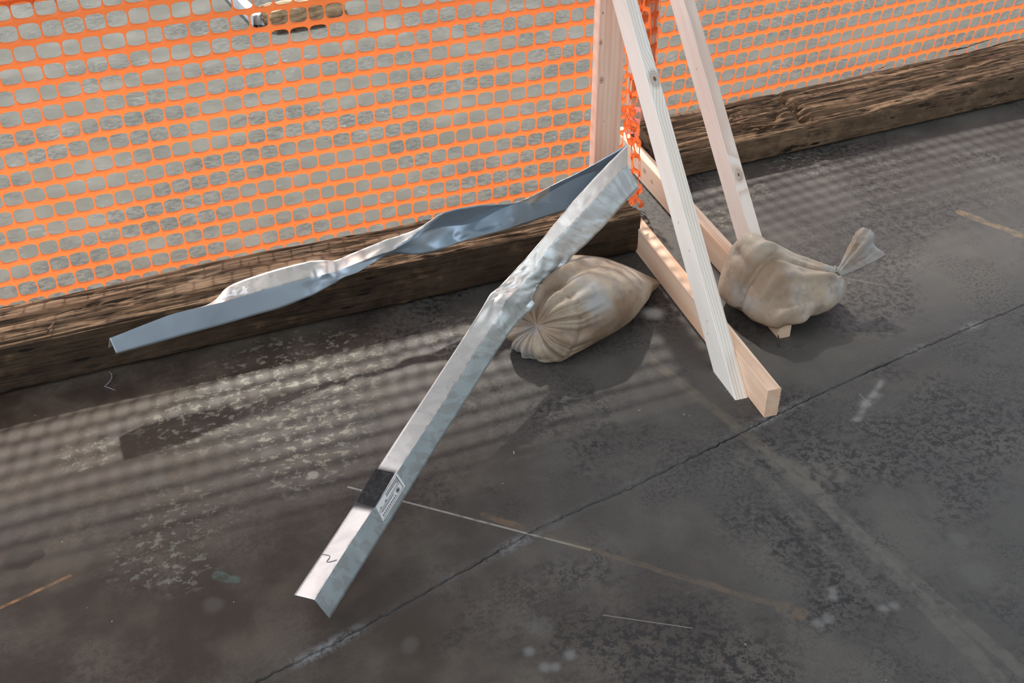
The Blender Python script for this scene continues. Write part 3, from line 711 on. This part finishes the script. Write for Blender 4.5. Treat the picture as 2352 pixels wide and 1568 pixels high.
M_PEN = plain('grey_pen', (0.16, 0.16, 0.18), 0.6)
def pen(name, pts, w, secs, lo, hi, mat):
    vs = []; fs = []
    for i, (px, py) in enumerate(pts):
        dx, dy = np.array(pts[min(i + 1, len(pts) - 1)]) - np.array(pts[max(i - 1, 0)]); l = math.hypot(dx, dy) or 1
        for s in (-1, 1): vs.append(flange_pt(secs, px - dy / l * w * s, py + dx / l * w * s, lo, hi, 0.0011))
    return mesh_obj(name, vs, grid_faces(len(pts), 2), mat, strip)
pen('pen_scribble', [(738, 1273), (745, 1274), (753, 1275), (758, 1277), (757, 1282), (752, 1288), (751, 1291), (757, 1291), (765, 1289), (774, 1286)], 1.0, sF, 0, NB, M_PEN)
M_STEN = plain('pale_stencil', (0.80, 0.80, 0.82), 0.7)
for quad in ([(522, 682), (534, 679), (553, 663), (541, 668)], [(536, 681), (546, 678), (541, 664), (532, 667)], [(548, 678), (560, 675), (571, 661), (560, 664)], [(562, 676), (570, 673), (562, 657), (555, 659)], [(508, 689), (520, 685), (530, 675), (520, 679)]):
    patch('stencil_mark', sL, quad, 0, NB, 0.0010, M_STEN, 4, 2)

# ------------------------------------------------------------------ sandbags
def bag_left():
    """sack lying on its side: spine from the gathered neck to the far seam, sections square to it"""
    N0, N1, N2 = np.array([0.940, 2.256, 0.102]), np.array([1.14, 2.395, 0.096]), np.array([1.372, 2.425, 0.014])
    T0, T1 = np.array([0.62, 0.56, -0.50]), np.array([0.93, 0.30, 0.0]); Zv = np.array([0, 0, 1.0])
    ns, nr = 130, 220; vs = []; uv = []; CAP = 0.34
    for i in range(ns):
        s = i / (ns - 1)
        if s < CAP:
            q = s / CAP; rr = math.sin(q * math.pi / 2) ** 0.85; t = 0.0
            wv_ = 0.112 * rr; hv = 0.104 * rr; dome = -0.018 * math.sin(min(1, q * 1.5) * math.pi) + 0.045 * q ** 3
            c = N0 + T0 * 0.0
            bl = 0.25 * q ** 2
        else:
            q = (s - CAP) / (1 - CAP); t = q
            wv_ = 0.112 + 0.040 * math.sin(math.pi * min(1, q * 1.15)) ** 0.9 - 0.103 * q ** 2.8
            hv = 0.104 + 0.012 * math.sin(math.pi * min(1, q * 1.1)) - 0.096 * q ** 2.2; dome = 0.045
            c = N0 * (1 - t) ** 2 + N1 * 2 * t * (1 - t) + N2 * t * t
            bl = min(1.0, 0.25 + q * 2.4)
        T = T0 * (1 - bl) + T1 * bl; T /= np.linalg.norm(T)
        sd_ = np.cross(Zv, T); sd_ /= np.linalg.norm(sd_); uu = np.cross(T, sd_)
        for j in range(nr):
            ph = 2 * math.pi * j / nr; cx, sz = math.cos(ph), math.sin(ph); e = 0.9
            x_ = math.copysign(abs(cx) ** e, cx) * wv_; z_ = math.copysign(abs(sz) ** e, sz) * hv
            wph = ph + 0.16 * math.sin(ph * 2 + 0.6) + 0.08 * math.sin(ph * 5)
            cre = abs(math.sin(wph * 7)) ** 0.6 - 0.72 + 0.55 * (abs(math.sin(wph * 11.5 + 0.8)) ** 0.6 - 0.72)
            if s < CAP: fall = math.sin(math.pi * min(0.5, q * 0.62)) ** 0.7
            else: fall = max(0.0, 1 - q / (0.20 + 0.22 * max(0.0, sz) + 0.1 * nz(cx * 3, sz * 3, 5))) ** 1.3 * 0.9
            pl = 0.0125 * cre * fall
            for (p0_, w0, a0) in ((1.15, 0.10, -.026), (1.62, 0.09, -.022), (1.38, .10, .016), (0.85, .12, .010)):
                f2 = math.sin(math.pi * min(0.5, q * 0.6)) if s < CAP else max(0.0, 1 - q / 0.62) ** 0.9
                pl += a0 * math.exp(-((ph - p0_) / w0) ** 2) * f2
            w = 0.0045 * fbm(s * 4, cx * 1.6, sz * 1.6 + 3, 3) * min(1, s * 4)
            k = 1 + (pl / max(0.03, (wv_ + hv) / 2) if s >= CAP else 0.35 * pl / 0.06)
            p = c + T * (dome - (pl * 1.1 if s < CAP else pl * 1.1 * max(0, 1 - q * 6))) + sd_ * (x_ * k + w * cx) + uu * (z_ * k + w * sz)
            p[2] = max(p[2], 0.001 + 0.002 * (1 + nz(p[0] * 20, p[1] * 20)))
            vs.append(p); uv.append((s * 0.62, ph / 6.28 * 0.75))
    fs = grid_faces(ns, nr, True)
    fs.append(tuple(range(nr))[::-1]); fs.append(tuple((ns - 1) * nr + j for j in range(nr)))
    o = mesh_obj('sandbag', vs, fs, sackcloth('sackcloth_left', (0.50, 0.42, 0.325), 2.0), None, True, uv)
    bm = bmesh.new(); bm.from_mesh(o.data); bmesh.ops.remove_doubles(bm, verts=bm.verts, dist=0.0002); bmesh.ops.recalc_face_normals(bm, faces=bm.faces); bm.to_mesh(o.data); bm.free()
    return o
sbL = bag_left()
tag(sbL, 'beige sandbag with pleated gathered neck lying under the metal strip', 'sandbag', 'sandbags weighing the stands')
M_TH = plain('dark_thread', (0.06, 0.055, 0.055), 0.9)
def tube(name, pts, r, mat, parent=None, n=6):
    vs = []; P = [Vector(p) for p in pts]
    for i, p in enumerate(P):
        d = (P[min(i + 1, len(P) - 1)] - P[max(i - 1, 0)]).normalized(); s = d.cross(Vector((0.3, 0.2, 1))).normalized(); u = s.cross(d)
        rr = r * (1 if 0 < i < len(P) - 1 else 0.6)
        for k in range(n): a = 2 * math.pi * k / n; vs.append(p + s * math.cos(a) * rr + u * math.sin(a) * rr)
    fs = grid_faces(len(P), n, True) + [tuple(range(n))[::-1], tuple((len(P) - 1) * n + k for k in range(n))]
    return mesh_obj(name, vs, fs, mat, parent, True)
tube('seam_thread', [PZ(1500, 680, .012), PZ(1497, 684, .008), PZ(1494, 690, .003), PZ(1490, 694, .002)], .0018, M_TH, sbL)
tube('seam_thread', [PZ(1455, 715, .004), PZ(1457, 726, .003), PZ(1456, 738, .002), PZ(1458, 745, .002)], .0012, M_TH, sbL)
def bag_right():
    """sack slumped over the base board: silhouette radius by direction round a centre, with folds running to the tied neck"""
    c = np.array([1.700, 2.235]); K = np.array([1.862, 2.150, 0.115])
    # direction (deg, from +X counter-clockwise) -> radius at the widest level
    tab = [(-180, .178), (-165, .172), (-150, .180), (-136, .194), (-126, .203), (-119, .206), (-114, .182), (-108, .152), (-100, .150), (-90, .156), (-78, .160), (-62, .174), (-48, .186), (-36, .200), (-26, .203), (-14, .192), (0, .160), (15, .125), (35, .105), (60, .110), (90, .130), (120, .150), (150, .168), (180, .178)]
    A = [t[0] for t in tab]; R = [t[1] for t in tab]
    ns, nr = 76, 200; vs = []; uv = []
    for i in range(ns):
        s = i / (ns - 1)
        for j in range(nr):
            ph = -180 + 360 * j / nr; rad = math.radians(ph)
            r0 = float(np.interp(ph, A, R)); lip = 0.204 - r0 if -119 < ph < -84 and r0 < 0.204 else 0.0
            lip *= min(1, (ph + 119) / 3, (-84 - ph) / 16) if lip else 0
            if s < 0.72: r0 += lip
            elif lip: r0 += lip * max(0.0, 1 - (s - 0.72) / 0.05)
            if s < 0.72:   # crown
                q = s / 0.72; rr = math.sin(q * math.pi / 2); zz = math.cos(q * math.pi / 2) ** 0.75
                rho = r0 * rr; x, y = c[0] + rho * math.cos(rad), c[1] + rho * math.sin(rad)
                hg = 0.070 + 0.125 * math.exp(-((x - 1.612) / .085) ** 2 - ((y - 2.305) / .10) ** 2) + 0.050 * math.exp(-((x - 1.66) / .11) ** 2 - ((y - 2.19) / .07) ** 2) + 0.030 * math.exp(-((x - 1.82) / .06) ** 2 - ((y - 2.13) / .05) ** 2)
                z = 0.052 + hg * zz
            else:
                q = (s - 0.72) / 0.28; rho = r0 * (math.cos(q * math.pi / 2) ** 0.35 if q < 1 else 0); z = 0.052 * (1 - q) ** 0.8
            x, y = c[0] + rho * math.cos(rad), c[1] + rho * math.sin(rad)
            up = min(1.0, max(0.0, (z - 0.04) / 0.07))
            wv_ = 0.005 * fbm(x * 9, y * 9, z * 9, 3)
            x += wv_ * math.cos(rad) * min(1, s * 3); y += wv_ * math.sin(rad) * min(1, s * 3); z += wv_ * 0.7 * up
            if s < 0.72 and 1.590 < x < 1.660 and y > 2.052: z = max(z, 0.0985)
            vs.append((x, y, max(0.001, z))); uv.append((x * 0.8, y * 0.8 + z))
    fs = grid_faces(ns, nr, True)
    o = mesh_obj('sandbag', vs, fs, sackcloth('sackcloth_right', (0.52, 0.435, 0.34), 5.0), None, True, uv)
    bm = bmesh.new(); bm.from_mesh(o.data); bmesh.ops.remove_doubles(bm, verts=bm.verts, dist=0.0003)
    for _ in range(7): bmesh.ops.smooth_vert(bm, verts=bm.verts, factor=0.5, use_axis_x=True, use_axis_y=True, use_axis_z=True)
    bmesh.ops.recalc_face_normals(bm, faces=bm.faces); bm.normal_update()
    def curve(pts): return np.array([PZ(*q)[:2] for q in pts])
    folds = [(curve([(1918, 618, .12), (1860, 600, .135), (1800, 594, .15), (1740, 588, .18), (1690, 598, .19)]), .010, .013),
             (curve([(1918, 626, .12), (1850, 620, .13), (1780, 618, .145), (1715, 628, .16), (1675, 660, .16)]), -.017, .012),
             (curve([(1915, 636, .12), (1860, 640, .125), (1790, 648, .135), (1725, 668, .14)]), .012, .014),
             (curve([(1918, 612, .12), (1860, 588, .125), (1800, 580, .14), (1768, 566, .18), (1745, 550, .21)]), -.012, .010),
             (curve([(1912, 645, .115), (1870, 665, .115), (1820, 690, .11)]), -.006, .012),
             (curve([(1905, 655, .11), (1860, 690, .10), (1810, 720, .09)]), .005, .016),
             (curve([(1690, 560, .2), (1715, 585, .2), (1745, 610, .18)]), -.009, .010)]
    disp = {}
    for v in bm.verts:
        if v.co.z < 0.03: continue
        q = np.array([v.co.x, v.co.y]); dd = 0.0
        for cv_, amp, wdt_ in folds:
            A_, B_ = cv_[:-1], cv_[1:]; AB = B_ - A_; t = np.clip(np.sum((q - A_) * AB, 1) / np.sum(AB * AB, 1), 0, 1)
            ds = np.linalg.norm(q - (A_ + AB * t[:, None]), axis=1); i_ = int(np.argmin(ds)); run = (i_ + t[i_]) / len(AB)
            dd += amp * math.exp(-(ds[i_] / (wdt_ * (0.45 + 0.75 * run))) ** 2) * (1.0 if run < 0.75 else max(0, (1 - run) * 4))
        vx, vy = q - K[:2]; dist = math.hypot(vx, vy); an = math.atan2(vy, -vx)
        dd += 0.0035 * math.sin(an * 17 + 0.8 * math.sin(an * 5)) * math.exp(-(dist / 0.06) ** 2)
        disp[v] = dd + 0.002 * fbm(v.co.x * 16, v.co.y * 16, v.co.z * 16, 3)
    for v, dd in disp.items(): v.co += v.normal * dd
    for _ in range(1): bmesh.ops.smooth_vert(bm, verts=bm.verts, factor=0.4, use_axis_x=True, use_axis_y=True, use_axis_z=True)
    bm.to_mesh(o.data); bm.free()
    return o, K
sbR, KN = bag_right()
tag(sbR, 'beige sandbag with a tied twisted tail slumped over a wooden base board', 'sandbag', 'sandbags weighing the stands')
def bag_tail():
    p0 = PY(1924, 632, 2.145); p1 = PY(2004, 556, 2.185); ax = p1 - p0; L = np.linalg.norm(ax); ax /= L
    sd_ = RT.copy(); sd_ -= ax * (sd_ @ ax); sd_ /= np.linalg.norm(sd_); dp = np.cross(ax, sd_)
    ns, nr = 34, 60; vs = []; uv = []
    for i in range(ns):
        t = i / (ns - 1)
        wd_ = 0.006 + 0.050 * t ** 0.85; th_ = 0.006 + 0.012 * t
        for j in range(nr):
            ph = 2 * math.pi * j / nr
            x = math.cos(ph) * wd_; y = math.sin(ph) * th_ + 0.012 * t * math.sin(x / wd_ * 4.2 + 0.6) + 0.006 * t * math.sin(x / wd_ * 9)
            lim = 1.0 + 0.10 * math.cos(ph * 1.0 + 2.2) - 0.10 * abs(math.sin(ph * 1.5)) * t + 0.05 * nz(math.cos(ph) * 3, math.sin(ph) * 3, 2) * t
            wv_ = 0.0025 * fbm(t * 6, math.cos(ph) * 3, math.sin(ph) * 3, 3)
            p = p0 + ax * (L * t * lim) + sd_ * (x + wv_) + dp * (y + wv_)
            vs.append(p); uv.append((t * .12, ph * 0.02))
    o = mesh_obj('tied_tail', vs, grid_faces(ns, nr, True), sackcloth('sackcloth_tail', (0.40, 0.41, 0.41), 9.0), sbR, True, uv)
    s_ = o.modifiers.new('cloth', 'SOLIDIFY'); s_.thickness = 0.001
    # gathered throat between the sack and its tail
    vs = []; q0 = np.array([1.842, 2.160, 0.108]); q1 = p0 + ax * 0.012; ax2 = q1 - q0
    for i in range(12):
        t = i / 11; r = 0.014 * (1 - t) ** 1.4 + 0.0075
        for j in range(40):
            ph = 2 * math.pi * j / 40; k = 1 + 0.10 * math.sin(ph * 9) * (1 - 0.3 * t)
            vs.append(q0 + ax2 * t + UP * math.sin(ph) * r * k + RT * math.cos(ph) * r * k * 0.6 - FW * math.cos(ph) * r * 0.5 * k)
    mesh_obj('gathered_neck', vs, grid_faces(12, 40, True), sbR.data.materials[0], sbR, True)
    ring = []
    for i in range(19):
        a = 2 * math.pi * i / 18 * 1.0; ring.append(p0 + sd_ * 0.0095 * math.cos(a) + dp * 0.0095 * math.sin(a) + ax * 0.002 * math.sin(a * 2))
    tube('tie', ring, 0.0022, plain('tie_twine', (0.16, 0.12, 0.07), 0.8), sbR)
bag_tail()
tube('seam_thread', [PZ(1787, 770, .012), PZ(1789, 780, .006), PZ(1788, 788, .003), PZ(1792, 796, .002)], .003, M_TH, sbR)

# ------------------------------------------------------------------ litter behind the net and on the floor
def chunk(name, a, b, hgt, wid, mat, seed, label, cat):
    a, b = np.array(a), np.array(b); ax = b - a; L = np.linalg.norm(ax); ax /= L; s = np.array([-ax[1], ax[0], 0])
    vs = []; nx, m_ = 40, 28
    for i in range(nx):
        t = i / (nx - 1)
        for j in range(m_):
            q = j / m_ * 4; e = int(q); f = q - e
            yy, zz = [(0, f), (f, 1), (1, 1 - f), (1 - f, 0)][e]
            ragged = 0.05 * (nz(yy * 5, zz * 5, seed) if i in (0, nx - 1) else 0)
            k = 1 - 0.35 * max(0, t - 0.7) * zz + 0.16 * nz(t * 7, j * 0.35, seed) * zz
            p = a + ax * (L * t + ragged) + s * wid * (yy + 0.10 * nz(t * 6, j * .3, seed + 4)) + np.array([0, 0, hgt * zz * k])
            vs.append(p)
    fs = grid_faces(nx, m_, True) + [tuple(range(m_))[::-1], tuple((nx - 1) * m_ + j for j in range(m_))]
    o = mesh_obj(name, vs, fs, mat)
    bm = bmesh.new(); bm.from_mesh(o.data); bmesh.ops.recalc_face_normals(bm, faces=bm.faces); bm.to_mesh(o.data); bm.free()
    return tag(o, label, cat)
M_OW = old_timber('split_wood', 12.0)
kk = NT('split_yellow_wood'); pw = kk.tc.outputs['Object']
aa = kk.noise(kk.mapping(pw, (4, 40, 40)), 1.0, 5, 0.65)
kk.pbsdf(kk.mix(kk.map(aa, 0.32, 0.66), (0.20, 0.12, 0.06), (0.60, 0.47, 0.29)), 0.85, 0.0, kk.bump(aa, 0.6, 0.006))
chunk('broken_wood', PZ(628, 66), PZ(792, 32), .075, .14, kk.m, 3.0, 'broken chunk of split yellow-brown wood lying behind the net', 'wood')
chunk('painted_stick', PZ(604, 58), PZ(502, -44), .055, .045, plain('chalky_white', (0.62, 0.64, 0.66), 0.8, 0.3, 18.0), 6.0, 'white painted stick lying against split wood behind the net', 'stick')
chunk('wood_splinter', PZ(640, 78), PZ(745, 60), .022, .02, M_OW, 9.0, 'thin dark splinter in front of split wood behind the net', 'splinter')
wire = tube('thin_wire', [PZ(250, 853, .012), PZ(256, 858, .014), PZ(257, 866, .012), PZ(252, 876, .006), PZ(244, 884, .003), PZ(240, 887, .002), PZ(252, 891, .002), PZ(265, 896, .002)], .0007, plain('wire_grey', (0.42, 0.47, 0.55), 0.4))
tag(wire, 'curled thin grey wire on the floor before the left beam', 'wire')
for px, py, ang, l_, wh in [(1180, 1042, 1.2, .012, 'right of the metal strip, below the left sandbag'), (1466, 943, .1, .007, 'left of the near brace foot'), (1572, 953, 1.4, .005, 'closest to the near brace foot'), (1950, 651, .8, .006, 'beside the neck of the right sandbag')]:
    a = PZ(px, py, .0015); b = a + np.array([math.cos(ang), math.sin(ang), 0]) * l_
    o = splinter(a, b, .0012, M_FIB, None, 'wood_shaving')
    tag(o, 'tiny wood shaving on the floor ' + wh, 'shaving', 'wood shavings on the floor')
